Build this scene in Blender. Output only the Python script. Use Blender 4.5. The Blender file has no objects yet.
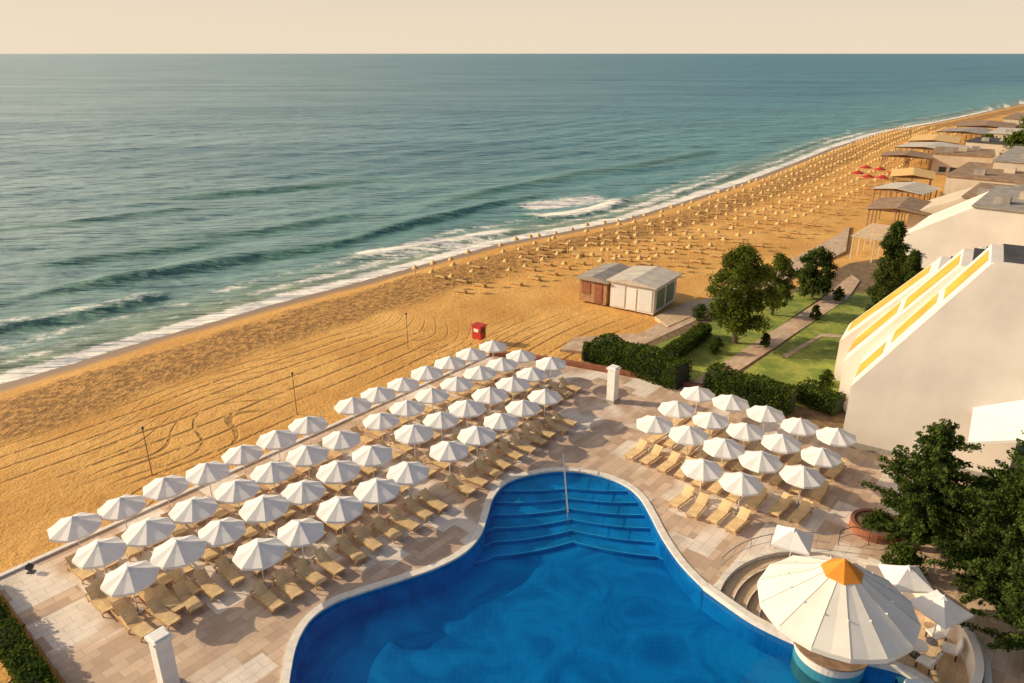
import bpy, math, random, bmesh
import numpy as np
from mathutils import Vector, Matrix
from mathutils.geometry import tessellate_polygon
random.seed(7); np.random.seed(7)
scn=bpy.context.scene
COL=scn.collection
# ---------------------------------------------------------------- survey
H=24.0; F=731.0; TH=math.atan(288.5/F); CT,ST=math.cos(TH),math.sin(TH)
def W(px,py,z=0.0):
    """surveyed position of a point at height z"""
    v=py-341.5; dn=F*ST+v*CT; fw=F*CT-v*ST; t=(H-z)/dn
    return Vector(((px-512)*t, fw*t, z))
A=Vector((.637,.770,0)); P=Vector((.770,-.637,0))   # along coast / inland
ANG=math.atan2(A.y,A.x)
# ---------------------------------------------------------------- materials
def newmat(name):
    m=bpy.data.materials.new(name); m.use_nodes=True
    nt=m.node_tree; nt.nodes.clear()
    out=nt.nodes.new('ShaderNodeOutputMaterial')
    return m,nt,out
class NT:
    def __init__(s,nt): s.nt=nt
    def n(s,t,ins=None,**kw):
        nd=s.nt.nodes.new('ShaderNode'+t)
        for k,v in kw.items(): setattr(nd,k,v)
        if ins:
            for k,v in ins.items():
                if isinstance(v,bpy.types.NodeSocket): s.nt.links.new(v,nd.inputs[k])
                else: nd.inputs[k].default_value=v
        return nd
    def l(s,a,b): s.nt.links.new(a,b)
    def math(s,op,a,b=0.0,c=None,clamp=False):
        ins={0:a,1:b}
        if c is not None: ins[2]=c
        return s.n('Math',ins,operation=op,use_clamp=clamp).outputs[0]
    def mix(s,f,a,b,bt='MIX'):
        nd=s.nt.nodes.new('ShaderNodeMix'); nd.data_type='RGBA'; nd.blend_type=bt
        for i,v in ((0,f),(6,a),(7,b)):
            if isinstance(v,bpy.types.NodeSocket): s.nt.links.new(v,nd.inputs[i])
            else: nd.inputs[i].default_value=v if i==0 else (v if len(v)==4 else (*v,1))
        return nd.outputs[2]
    def noise(s,co,scale,detail=4,rough=.55,dist=0):
        return s.n('TexNoise',{'Vector':co,'Scale':scale,'Detail':detail,'Roughness':rough,'Distortion':dist}).outputs['Fac']
    def step(s,f,a,b):
        nd=s.n('MapRange',{'Value':f,'From Min':a,'From Max':b,'To Min':0.0,'To Max':1.0},interpolation_type='SMOOTHSTEP')
        return nd.outputs[0]
def simple(name,color,rough=.65,scale=3.0,var=.15,bump=.0,metal=0.0,dirt=0.0,coord='Object',transl=0.0):
    m,nt,out=newmat(name); k=NT(nt)
    co=k.n('TexCoord').outputs[coord]
    f=k.noise(co,scale,3)
    c1=tuple(max(0,c*(1-var)) for c in color); c2=tuple(min(1,c*(1+var)) for c in color)
    f2=k.step(f,.3,.7)
    col=k.mix(f2,c1,c2)
    if dirt:
        d=k.step(k.noise(co,scale*.35,5,.7),.5,.75)
        col=k.mix(k.math('MULTIPLY',d,dirt),col,tuple(c*.45 for c in color))
    b=k.n('BsdfPrincipled',{'Base Color':col,'Roughness':rough,'Metallic':metal})
    if bump:
        h=k.noise(co,scale*6,2)
        bp=k.n('Bump',{'Height':h,'Strength':bump,'Distance':.05}); k.l(bp.outputs[0],b.inputs['Normal'])
    if transl:
        t=k.n('BsdfTranslucent',{'Color':col}); mx=k.n('MixShader',{0:transl,1:b.outputs[0],2:t.outputs[0]})
        k.l(mx.outputs[0],out.inputs[0])
    else: k.l(b.outputs[0],out.inputs[0])
    return m
def leafmat(name,dark,light):
    m,nt,out=newmat(name); k=NT(nt)
    g=k.n('NewGeometry'); co=k.n('TexCoord').outputs['Object']
    r=g.outputs['Random Per Island']
    cl=k.step(k.noise(co,1.1,1),.35,.65)
    f=k.math('ADD',k.math('MULTIPLY',r,.55),k.math('MULTIPLY',cl,.45))
    col=k.mix(f,dark,light)
    b=k.n('BsdfDiffuse',{'Color':col})
    t=k.n('BsdfTranslucent',{'Color':col}); mx=k.n('MixShader',{0:.35,1:b.outputs[0],2:t.outputs[0]})
    k.l(mx.outputs[0],out.inputs[0]); return m

M={}
M['canvas']=simple('white_canvas',(.88,.87,.86),.8,1.5,.03,transl=.22)
M['canvas_cream']=simple('cream_canvas',(.84,.80,.72),.8,1.0,.05,transl=.15)
M['orange']=simple('orange_canvas',(.78,.27,.02),.7,2,.08,transl=.1)
M['pole']=simple('painted_pole',(.72,.70,.66),.4,4,.05)
M['metal']=simple('steel',(.6,.6,.6),.25,5,.05,metal=.9)
M['dark']=simple('dark_metal',(.04,.04,.045),.5,5,.1)
M['concrete']=simple('concrete_base',(.35,.32,.28),.85,6,.15,.2)
M['lounger']=simple('lounger_sling',(.74,.53,.28),.75,2,.14)
M['lounger_frame']=simple('lounger_wood',(.52,.33,.15),.6,4,.2)
M['plaster']=simple('white_plaster',(.74,.67,.60),.85,.3,.07,.15,dirt=.3)
M['plaster2']=simple('cream_plaster',(.58,.48,.37),.85,.5,.08,.12,dirt=.3)
M['pillar']=simple('pillar_paint',(.82,.79,.75),.7,2,.06,dirt=.15)
M['yellow']=simple('yellow_panel',(.70,.34,.045),.8,.6,.15,dirt=.2)
M['roofdark']=simple('roof_felt',(.055,.052,.055),.85,1,.3,.2)
M['roofgrey']=simple('roof_grey',(.33,.29,.25),.85,1,.2,.2,dirt=.5)
M['roofpale']=simple('roof_pale',(.56,.50,.42),.85,1,.12,.2,dirt=.35)
M['roofbrown']=simple('roof_brown',(.30,.19,.115),.85,1,.25,.2)
M['glass']=simple('window_glass',(.03,.045,.055),.08,1,.1)
M['redpaint']=simple('red_paint',(.50,.035,.02),.5,2,.15)
M['terracotta']=simple('terracotta',(.28,.10,.05),.7,2,.2)
M['ochre']=simple('ochre_boards',(.40,.22,.10),.75,2,.2,.2)
M['wood']=simple('weathered_wood',(.24,.15,.09),.75,3,.25,.2)
M['thatch']=simple('straw_thatch',(.72,.46,.18),.95,5,.15)
M['bark']=simple('bark',(.10,.07,.045),.9,5,.3,.6)
M['soil']=simple('soil',(.17,.11,.055),.95,2,.3,.4)
M['greenpaint']=simple('green_shutter',(.16,.22,.12),.7,2,.15)
M['coping']=simple('pool_coping',(.76,.70,.62),.6,3,.10,.1)
M['nosing']=simple('step_nosing_tile',(.35,.74,.90),.5,3,.1)
M['leaf_tree']=leafmat('tree_leaves',(.028,.055,.010),(.20,.235,.04))
M['leaf_dark']=leafmat('dark_conifer_needles',(.014,.036,.010),(.125,.165,.035))
M['leaf_hedge']=leafmat('hedge_leaves',(.018,.044,.008),(.125,.165,.030))
# ---------------------------------------------------------------- mesh helper
class MB:
    def __init__(s): s.v=[]; s.f=[]; s.mi=[]
    def add(s,vs,fs,mi=0):
        o=len(s.v); s.v+= [tuple(v) for v in vs]; s.f+=[tuple(i+o for i in f) for f in fs]; s.mi+=[mi]*len(fs); return s
    def box(s,c,sz,rz=0,mi=0,tilt=None):
        hx,hy,hz=sz[0]/2,sz[1]/2,sz[2]/2
        R=Matrix.Rotation(rz,3,'Z')
        if tilt: R=R@Matrix.Rotation(tilt[1],3,tilt[0])
        vs=[R@Vector((x*hx,y*hy,z*hz))+Vector(c) for z in(-1,1) for x,y in((-1,-1),(1,-1),(1,1),(-1,1))]
        return s.add(vs,[(3,2,1,0),(4,5,6,7),(0,1,5,4),(1,2,6,5),(2,3,7,6),(3,0,4,7)],mi)
    def tube(s,p0,p1,r0,r1=None,n=8,mi=0,cap=True):
        r1=r0 if r1 is None else r1
        p0=Vector(p0);p1=Vector(p1); d=(p1-p0).normalized()
        x=d.orthogonal().normalized(); y=d.cross(x)
        vs=[p0+(x*math.cos(2*math.pi*i/n)+y*math.sin(2*math.pi*i/n))*r0 for i in range(n)]
        vs+=[p1+(x*math.cos(2*math.pi*i/n)+y*math.sin(2*math.pi*i/n))*r1 for i in range(n)]
        fs=[(i,(i+1)%n,n+(i+1)%n,n+i) for i in range(n)]
        if cap: fs+= [tuple(range(n))[::-1],tuple(range(n,2*n))]
        return s.add(vs,fs,mi)
    def polytube(s,pts,r,n=6):
        vs=[]
        for i,p in enumerate(pts):
            d=(pts[min(i+1,len(pts)-1)]-pts[max(i-1,0)]).normalized()
            x=d.cross(Vector((0,0,1)));
            x=x.normalized() if x.length>.01 else Vector((1,0,0)); y=d.cross(x)
            vs+=[p+(x*math.cos(2*math.pi*q/n)+y*math.sin(2*math.pi*q/n))*r for q in range(n)]
        fs=[(i*n+q,i*n+(q+1)%n,(i+1)*n+(q+1)%n,(i+1)*n+q) for i in range(len(pts)-1) for q in range(n)]
        return s.add(vs,fs)
    def prism(s,poly,z0,z1,mi=0,mis=None):
        n=len(poly); poly=[(p[0],p[1]) for p in poly]
        ar=sum(poly[i][0]*poly[(i+1)%n][1]-poly[(i+1)%n][0]*poly[i][1] for i in range(n))
        if ar<0: poly=poly[::-1]
        tr=tessellate_polygon([[Vector((x,y,0)) for x,y in poly]])
        vs=[(x,y,z1) for x,y in poly]+[(x,y,z0) for x,y in poly]
        top=[]
        for t in tr:
            a,b,c=[Vector(poly[i]) for i in t]
            cr=(b-a).x*(c-a).y-(b-a).y*(c-a).x
            top.append(tuple(t) if cr>0 else tuple(t)[::-1])
        s.add(vs,top+[tuple(i+n for i in t[::-1]) for t in top]+[(i,i+n,(i+1)%n+n,(i+1)%n) for i in range(n)],mi)
        return s
    def profile(s,prof,j0,j1,mi=0):
        n=len(prof)
        vs=[(i,j0,z) for i,z in prof]+[(i,j1,z) for i,z in prof]
        fs=[tuple(range(n)),tuple(range(2*n-1,n-1,-1))]+[(k,k+n,(k+1)%n+n,(k+1)%n) for k in range(n)]
        return s.add(vs,fs,mi)
    def obj(s,name,mats,parent=None,loc=(0,0,0),rz=0,smooth=False,fix=True,**props):
        me=bpy.data.meshes.new(name); me.from_pydata(s.v,[],s.f)
        mats=mats if isinstance(mats,(list,tuple)) else [mats]
        for m in mats: me.materials.append(M[m] if isinstance(m,str) else m)
        me.polygons.foreach_set('material_index',s.mi)
        if smooth: me.polygons.foreach_set('use_smooth',[True]*len(s.f))
        me.update()
        if fix and len(s.f)<4000:
            bm=bmesh.new(); bm.from_mesh(me)
            bmesh.ops.recalc_face_normals(bm,faces=bm.faces)
            bm.to_mesh(me); bm.free()
        o=bpy.data.objects.new(name,me); COL.objects.link(o)
        o.location=loc; o.rotation_euler[2]=rz
        if parent: o.parent=parent
        for k,v in props.items(): o[k]=v
        return o
def thing(name,loc,rz,label,category,group=None):
    e=bpy.data.objects.new(name,None); COL.objects.link(e); e.empty_display_size=.3
    e.location=loc; e.rotation_euler[2]=rz
    e['label']=label; e['category']=category
    if group: e['group']=group
    return e
def copy_thing(e,loc,rz,label=None,scale=None):
    c=e.copy(); COL.objects.link(c); c.location=loc; c.rotation_euler[2]=rz
    if label: c['label']=label
    if scale: c.scale=(scale,)*3
    for ch in e.children:
        d=ch.copy(); COL.objects.link(d); d.parent=c
    return c
def smooth_line(pts,k=6,closed=False):
    pts=[Vector((p[0],p[1],0)) for p in pts]; out=[]
    n=len(pts)
    for i in range(n-1):
        p0=pts[max(i-1,0)];p1=pts[i];p2=pts[i+1];p3=pts[min(i+2,n-1)]
        for j in range(k):
            t=j/k
            out.append(.5*((2*p1)+(p2-p0)*t+(2*p0-5*p1+4*p2-p3)*t*t+(3*p1-p0-3*p2+p3)*t**3))
    out.append(pts[-1]); return out
def offset(line,d):
    out=[]
    for i,p in enumerate(line):
        t=(line[min(i+1,len(line)-1)]-line[max(i-1,0)]).normalized()
        out.append(p+Vector((-t.y,t.x,0))*d)
    return out
def band(mb,line,d0,d1,z0,z1,mi=0):
    a=offset(line,d0); b=offset(line,d1); n=len(line)
    vs=[]
    for p,q in zip(a,b): vs+=[(p.x,p.y,z1),(q.x,q.y,z1),(q.x,q.y,z0),(p.x,p.y,z0)]
    fs=[]
    for i in range(n-1):
        o=4*i
        for c in range(4): fs.append((o+c,o+(c+1)%4,o+4+(c+1)%4,o+4+c))
    fs+=[(0,1,2,3),(4*n-1,4*n-2,4*n-3,4*n-4)]
    return mb.add(vs,fs,mi)
# ---------------------------------------------------------------- shoreline & distances
SEA=-1.5
sp=[(0,385),(60,368),(130,346),(200,326),(280,303),(350,285),(430,263),(500,244),(560,233),(620,221),(680,203),(740,184),(790,165),(830,149),(880,133),(940,122),(1024,104)]
shore=[W(x,y,SEA) for x,y in sp]
shore=[Vector((-600,-640,0)),Vector((-130,-52,0))]+shore+[Vector((420,570,0)),Vector((760,800,0)),Vector((3000,1500,0)),Vector((30000,9000,0))]
SH=np.array([(p.x,p.y) for p in shore])
def pdist(pts,line):
    pts=np.asarray(pts,float); best=np.full(len(pts),1e18); side=np.zeros(len(pts)); arc=np.zeros(len(pts)); L=0
    for a,b in zip(line[:-1],line[1:]):
        ab=b-a; l2=(ab**2).sum(); ap=pts-a
        t=np.clip((ap@ab)/l2,0,1); q=a+t[:,None]*ab; d2=((pts-q)**2).sum(1)
        m=d2<best; best[m]=d2[m]
        cr=ab[0]*ap[:,1]-ab[1]*ap[:,0]
        side[m]=np.where(cr[m]<0,1,-1); arc[m]=L+t[m]*math.sqrt(l2); L+=math.sqrt(l2)
    return np.sqrt(best),side,arc/L
def sdist(pts):
    d,s,_=pdist(pts,SH); return d*s
def vnoise(x,y,seed=0):
    r=np.random.RandomState(seed); o=np.zeros_like(x)
    for i in range(7):
        a=r.uniform(0,6.28); k=r.uniform(.6,1.8); ph=r.uniform(0,6.28)
        o+=np.sin((x*math.cos(a)+y*math.sin(a))*k+ph+1.3*np.sin((x*math.sin(a)-y*math.cos(a))*k*.7+ph*2))
    return o/7
def polar(angles,radii):
    aa,rr=np.meshgrid(angles,radii); x=np.sin(aa)*rr; y=np.cos(aa)*rr
    na,nr=len(angles),len(radii)
    i=np.arange(nr-1)[:,None]*na+np.arange(na-1)[None,:]
    f=np.stack([i,i+na,i+na+1,i+1],-1).reshape(-1,4)[:,::-1]
    return x.ravel(),y.ravel(),f
def inpoly(x,y,poly):
    r=np.zeros(len(x),bool); n=len(poly)
    for i in range(n):
        x0,y0=poly[i]; x1,y1=poly[(i+1)%n]
        c=((y0>y)!=(y1>y))&(x<(x1-x0)*(y-y0)/((y1-y0) or 1e-9)+x0); r^=c
    return r
def sheet(name,x,y,z,f,mat,attrs):
    me=bpy.data.meshes.new(name)
    me.vertices.add(len(x)); me.vertices.foreach_set('co',np.stack([x,y,z],-1).ravel().astype(np.float32))
    me.loops.add(f.size); me.loops.foreach_set('vertex_index',f.ravel().astype(np.int32))
    me.polygons.add(len(f)); me.polygons.foreach_set('loop_start',np.arange(0,f.size,4,dtype=np.int32))
    me.polygons.foreach_set('loop_total',np.full(len(f),4,dtype=np.int32))
    me.polygons.foreach_set('use_smooth',np.ones(len(f),dtype=bool))
    me.update(calc_edges=True)
    for k,v in attrs.items():
        a=me.attributes.new(k,'FLOAT','POINT'); a.data.foreach_set('value',v.astype(np.float32))
    me.materials.append(mat)
    o=bpy.data.objects.new(name,me); COL.objects.link(o); o['kind']='structure'; return o
# ---- sand material
m,nt,out=newmat('beach_sand'); k=NT(nt)
co=k.n('TexCoord').outputs['Object']; sh=k.n('Attribute',attribute_name='shore').outputs['Fac']
n1=k.noise(co,.12,3); n2=k.noise(co,1.6,4,.65); n3=k.noise(co,6,2,.7)
shn=k.math('ADD',sh,k.math('MULTIPLY',k.math('SUBTRACT',n1,.5),6.0))
shw=k.math('ADD',sh,k.math('MULTIPLY',k.math('SUBTRACT',k.noise(co,.08,2),.5),3.0))
dry=k.mix(k.step(n1,.3,.7),(.60,.30,.065),(.76,.43,.12))
rough=k.mix(k.step(n2,.38,.62),(.20,.095,.02),(.54,.28,.075))
inr=k.math('MULTIPLY',k.step(shn,3.0,5.0),k.math('SUBTRACT',1.0,k.step(shn,11,14)))
col=k.mix(k.math('MULTIPLY',inr,.92),dry,rough)
dn=k.math('MULTIPLY',k.math('SUBTRACT',k.noise(co,.022,1),.5),12.0)
tr=k.math('SINE',k.math('MULTIPLY',k.math('ADD',sh,dn),3.6))
tr2=k.math('SINE',k.math('MULTIPLY',k.math('ADD',sh,k.math('MULTIPLY',k.math('SUBTRACT',k.noise(co,.05,1),.5),26.0)),4.6))
tm=k.math('MAXIMUM',k.math('MULTIPLY',k.step(tr,.80,.98),k.step(k.noise(co,.045,1),.38,.50)),k.math('MULTIPLY',k.step(tr2,.88,.99),k.step(k.noise(co,.06,2),.49,.56)))
zone=k.math('MULTIPLY',k.step(shn,12,15),k.math('SUBTRACT',1.0,k.step(k.n('SeparateXYZ',{0:co}).outputs[1],60,74)))
tm=k.math('MULTIPLY',tm,zone)
tm=k.math('MULTIPLY',tm,k.step(n2,.33,.56))
col=k.mix(k.math('MULTIPLY',tm,.75),col,(.22,.11,.03))
col=k.mix(k.math('MULTIPLY',k.step(n3,.48,.68),.4),col,(.34,.175,.045))
col=k.mix(k.math('MULTIPLY',k.step(k.noise(co,.5,4,.7),.52,.72),.4),col,(.36,.18,.045))
wet=k.math('SUBTRACT',1.0,k.step(shw,.8,3.0))
col=k.mix(wet,col,(.25,.14,.06))
b=k.n('BsdfPrincipled',{'Base Color':col,'Roughness':k.math('SUBTRACT',.95,k.math('MULTIPLY',wet,.6))})
hh=k.math('ADD',k.math('MULTIPLY',n2,k.math('ADD',.6,inr)),k.math('MULTIPLY',n3,.35))
hh=k.math('SUBTRACT',hh,k.math('MULTIPLY',tm,.5))
bp=k.n('Bump',{'Height':k.math('MULTIPLY',hh,k.math('SUBTRACT',1.0,wet)),'Strength':.95,'Distance':.2}); k.l(bp.outputs[0],b.inputs['Normal'])
k.l(b.outputs[0],out.inputs[0]); M['sand']=m
ang=np.radians(np.linspace(-100,100,520)); rad=np.concatenate([np.geomspace(4,500,300),np.geomspace(560,32000,30)])
x,y,f=polar(ang,rad); d=sdist(np.stack([x,y],-1))
z=np.where(d<0,np.maximum(SEA+.07*d,-7),SEA+1.15*(1-np.exp(-np.maximum(d,0)/9)))
z+=np.where((d>3)&(d<60),.05*vnoise(x*1.2,y*1.2,3),0)
z=np.where(inpoly(x,y,[(-23.3,28.5),(-1.8,55.0),(3,54.2),(13,49.6),(21,41.8),(32.5,32),(34,11),(8,7.5),(-4,12.0)]),-3.2,z)
sheet('sand_ground',x,y,z,f,M['sand'],{'shore':d})
# ---- sea
m,nt,out=newmat('sea_water'); k=NT(nt)
tc=k.n('TexCoord').outputs['Object']
mp=k.n('Mapping',{'Vector':tc,'Rotation':(0,0,-ANG+.25),'Scale':(.20,1.0,1.0)}).outputs[0]
sh=k.n('Attribute',attribute_name='shore').outputs['Fac']; fo=k.n('Attribute',attribute_name='foam').outputs['Fac']
cr=k.n('Attribute',attribute_name='crest').outputs['Fac']
w1=k.noise(mp,.13,3,.6); w2=k.noise(mp,.55,2,.6); w3=k.noise(mp,2.0,2,.6)
dep=k.math('MULTIPLY',sh,-1.0)
big=k.noise(mp,.022,3,.6)  # streak mask; far wave shading is painted as lighter and darker colour
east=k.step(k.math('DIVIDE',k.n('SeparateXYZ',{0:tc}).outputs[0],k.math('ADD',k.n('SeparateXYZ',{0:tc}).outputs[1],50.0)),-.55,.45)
deepSheen=k.mix(k.step(big,.38,.62),(.15,.27,.285),(.27,.39,.38))
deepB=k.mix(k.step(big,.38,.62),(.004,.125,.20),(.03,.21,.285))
deep=k.mix(east,deepSheen,deepB)  # silvery sky sheen towards the left is painted into the water colours
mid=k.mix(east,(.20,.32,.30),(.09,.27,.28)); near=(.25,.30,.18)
col=k.mix(k.step(k.math('ADD',dep,k.math('MULTIPLY',w1,20.0)),8,130),mid,deep)
col=k.mix(k.math('MULTIPLY',k.step(w1,.42,.68),.45),col,k.mix(east,(.36,.47,.44),(.12,.36,.39)))
col=k.mix(k.math('MULTIPLY',k.step(w2,.55,.75),.35),col,(.06,.17,.17))
col=k.mix(k.math('SUBTRACT',1.0,k.step(k.math('ADD',dep,k.math('MULTIPLY',w1,8.0)),3,18)),col,near)
col=k.mix(k.math('MULTIPLY',cr,.7),col,(.05,.16,.10))
fn=k.noise(tc,1.0,3,.65,.4); fn2=k.noise(mp,.5,2,.6)
ff=k.math('ADD',fo,k.math('ADD',k.math('MULTIPLY',k.math('SUBTRACT',fn,.53),1.1),k.math('MULTIPLY',k.math('SUBTRACT',fn2,.53),.8)))
fm=k.math('MULTIPLY',k.step(ff,.20,.68),k.step(fo,.04,.25))
col2=k.mix(fm,col,(.88,.83,.76))
b=k.n('BsdfPrincipled',{'Base Color':col2,'Roughness':k.math('ADD',.30,k.math('MULTIPLY',fm,.5)),'IOR':1.33,'Specular IOR Level':.5})
h=k.math('ADD',k.math('ADD',k.math('MULTIPLY',w1,2.8),k.math('MULTIPLY',w2,1.5)),k.math('MULTIPLY',w3,.32))
bp=k.n('Bump',{'Height':h,'Strength':1.0,'Distance':1.15}); k.l(bp.outputs[0],b.inputs['Normal'])
k.l(b.outputs[0],out.inputs[0]); M['sea']=m
ang=np.radians(np.linspace(-80,62,760)); rad=np.concatenate([np.geomspace(38,420,330),np.geomspace(430,34000,60)])
x,y,f=polar(ang,rad); pts=np.stack([x,y],-1); d=sdist(pts)
def ridge(px,w):
    ln=smooth_line([W(a,b_,SEA) for a,b_ in px],4); L=np.array([(p.x,p.y) for p in ln])
    dd,ss,t=pdist(pts,L); sdd=dd*ss
    taper=np.clip(np.minimum(t,1-t)*5,0,1)**.8
    return sdd,taper,t
z=np.full(len(x),SEA); crest=np.zeros(len(x)); foam=np.zeros(len(x))
def wob(seed,s=.15): return vnoise(x*s,y*s,seed)
for px,hgt,w,fm_ in [([(-120,330),(0,303),(120,282),(230,263),(330,245),(420,223),(500,204),(572,189)],.9,2.1,0),
                  ([(-100,352),(0,330),(70,318),(130,305),(190,290)],.7,1.9,.45),
                  ([(150,243),(260,231),(370,213)],.5,2.5,0),([(20,270),(130,255),(240,240)],.5,2.2,0),([(-60,235),(80,222),(220,205)],.5,2.6,0),([(120,200),(260,192),(400,178)],.45,3,0),
                  ([(560,178),(640,165),(720,150)],.4,3.0,0),([(430,205),(520,185),(600,170)],.4,2.5,0),([(330,264),(400,252),(470,240),(530,228)],.45,1.8,.85),
                  ([(512,214),(545,218),(580,214),(610,206),(632,196)],.55,2.0,1.05),
                  ([(640,205),(700,186),(755,168)],.25,1.5,.5),([(760,160),(800,148),(850,133)],.2,1.5,.4),([(860,126),(940,116),(1010,103)],.2,2.0,.38)]:
    sdd,tp,t=ridge(px,w); sdd=sdd+.9*wob(len(px)+5)
    prof=np.where(sdd>0,np.exp(-(sdd/(w*.55))**2),np.exp(-(sdd/(w*1.6))**2))
    z+=hgt*prof*tp*(.75+.6*wob(31,.1))
    crest=np.maximum(crest,np.exp(-((sdd-w*.45)/(w*.8))**2)*tp)
    if fm_: foam=np.maximum(foam,fm_*tp*np.exp(-((sdd+ (w*.6))/(w*1.2))**2)*(1+.35*wob(33,.25)))
sdd,tp,t=ridge([(515,212),(560,207),(625,198)],3); foam=np.maximum(foam,.72*tp*np.exp(-((sdd+2.6)/4.2)**2))
sdd,tp,t=ridge([(340,266),(430,249),(530,234)],3); foam=np.maximum(foam,.55*tp*np.exp(-(sdd/5)**2))
ws=1.0*wob(11,.12)+.5*wob(12,.4)
foam=np.maximum(foam,1.05*np.exp(-((d+1.2+ws*.5)/1.5)**2))
foam=np.maximum(foam,(.50+.35*wob(14,.08))*np.exp(-((d+5.0+ws*1.5)/1.3)**2))
foam=np.maximum(foam,(.34+.35*wob(15,.06))*np.exp(-((d+9.5+ws*2)/1.6)**2))
foam=np.where(d<-250,0,foam)
env=np.clip(-d/12,0,1)*(np.hypot(x,y)<430)*np.clip((430-np.hypot(x,y))/150,0,1)
z+=env*.08*vnoise(x*.7,y*.7,5)
dd2=(-x*P.x-y*P.y)*1.0; al=x*A.x+y*A.y
for wl,am,sd in ((15,.26,41),(9,.13,42),(6.2,.06,43)):
    th=.12*(sd-42)+.15
    ph=(dd2*math.cos(th)+al*math.sin(th))+wl*.55*vnoise(x*.035,y*.035,sd)*2
    z+=env*am*np.sin(2*math.pi*ph/wl)*(.55+.45*vnoise(x*.05,y*.05,sd+9))
z=np.where(d>2,SEA-.3,z)
z=np.where(inpoly(x,y,[(-27,28.5),(-2,60),(3,58),(15,52),(22,44),(36,36),(60,10),(60,-20),(-60,-20)]),-4.5,z)
sheet('sea_water',x,y,z,f,M['sea'],{'shore':d,'foam':foam,'crest':crest})
# ---------------------------------------------------------------- deck paving
def paving(name,c1,c2,c3,bs=1.2,patch=.35):
    m,nt,out=newmat(name); k=NT(nt)
    tc=k.n('TexCoord').outputs['Object']
    mp=k.n('Mapping',{'Vector':tc,'Rotation':(0,0,-ANG)}).outputs[0]
    br=k.n('TexBrick',{'Vector':mp,'Scale':1.0,'Color1':(0,0,0,1),'Color2':(1,1,1,1),'Mortar':(.5,.5,.5,1),'Mortar Size':.012,'Brick Width':bs,'Row Height':bs*.5,'Bias':0.0})
    br2=k.n('TexBrick',{'Vector':mp,'Scale':.42,'Color1':(0,0,0,1),'Color2':(1,1,1,1),'Mortar':(.5,.5,.5,1),'Mortar Size':.0,'Brick Width':bs,'Row Height':bs*.5,'Bias':0.0},offset=.37)
    col=k.mix(k.step(br.outputs[0],.2,.9),c1,c2)
    col=k.mix(k.math('MULTIPLY',k.step(br2.outputs[0],.56,.60),k.math('MULTIPLY',k.step(k.noise(mp,.16,2),.40,.5),patch)),col,c3)
    n=k.noise(tc,.5,4,.7); col=k.mix(k.math('MULTIPLY',k.step(n,.4,.7),.3),col,tuple(c*.5 for c in c1))
    col=k.mix(k.math('MULTIPLY',br.outputs[1],.45),col,tuple(c*.45 for c in c1))
    b=k.n('BsdfPrincipled',{'Base Color':col,'Roughness':.75})
    bp=k.n('Bump',{'Height':k.math('SUBTRACT',k.noise(tc,5,2),br.outputs[1]),'Strength':.3,'Distance':.02}); k.l(bp.outputs[0],b.inputs['Normal'])
    k.l(b.outputs[0],out.inputs[0]); return m
M['paving']=paving('deck_paving',(.50,.35,.25),(.66,.485,.35),(.84,.75,.66),1.0,.85)
M['path']=paving('path_paving',(.50,.34,.22),(.62,.45,.30),(.66,.52,.40),.8,.4)
M['terrace']=paving('terrace_stone',(.58,.40,.24),(.66,.48,.30),(.7,.56,.42),.6,.3)
pool_px=[(285,720),(291,672),(298,642),(312,619),(335,603),(365,592),(400,581),(437,568),(465,553),(481,535),(488,515),(494,497),(507,483),(530,475),(560,471),(592,474),(620,483),(638,496),(650,515),(662,538),(680,564),(703,588)]
pool=smooth_line([W(*p) for p in pool_px],5)
C=Vector((14.8,25.7,0)); CR=5.4
def ringpt(t,r): return C+Vector((math.cos(math.radians(t)),math.sin(math.radians(t)),0))*r
arc=[ringpt(t,CR) for t in np.arange(158,-66,-4)]
bottom=[Vector((15,17,0)),Vector((8,14,0)),Vector((-4,14,0)),Vector((-8.6,17,0))]
hole=pool+arc+bottom
outer=[Vector(p+(0,)) for p in [(-25.3,28.9),(-1.9,57.5),(2.8,56.2),(13.9,51.0),(22.0,43.2),(34,33),(36,10),(8,6),(-4,10.2)]]
def flat_tris(tri,allp):
    fs=[]
    for t in tri:
        a,b_,c=[allp[i] for i in t]; cr_=(b_-a).cross(c-a).z
        fs.append(tuple(t) if cr_>0 else tuple(t)[::-1])
    return fs
tri=tessellate_polygon([outer,hole]); allp=outer+hole
mb=MB().add([(p.x,p.y,0) for p in allp],flat_tris(tri,allp))
n=len(outer)
mb.add([(p.x,p.y,0) for p in outer]+[(p.x,p.y,-1.2) for p in outer],[(i,(i+1)%n,(i+1)%n+n,i+n) for i in range(n)])
deck=mb.obj('deck_pavement','paving',fix=False); deck['kind']='structure'
mb=MB(); band(mb,[outer[0],outer[1]],0.01,.28,-.5,.10); o=mb.obj('kerb','coping'); o['kind']='structure'
mb=MB(); band(mb,smooth_line([outer[1],outer[2],outer[3],Vector((14.6,50.2,0))],3),0.02,.5,-.5,.32)
o=mb.obj('planter_wall','terracotta'); o['label']='low terracotta planter wall along the pool deck edge'; o['category']='wall'
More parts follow.
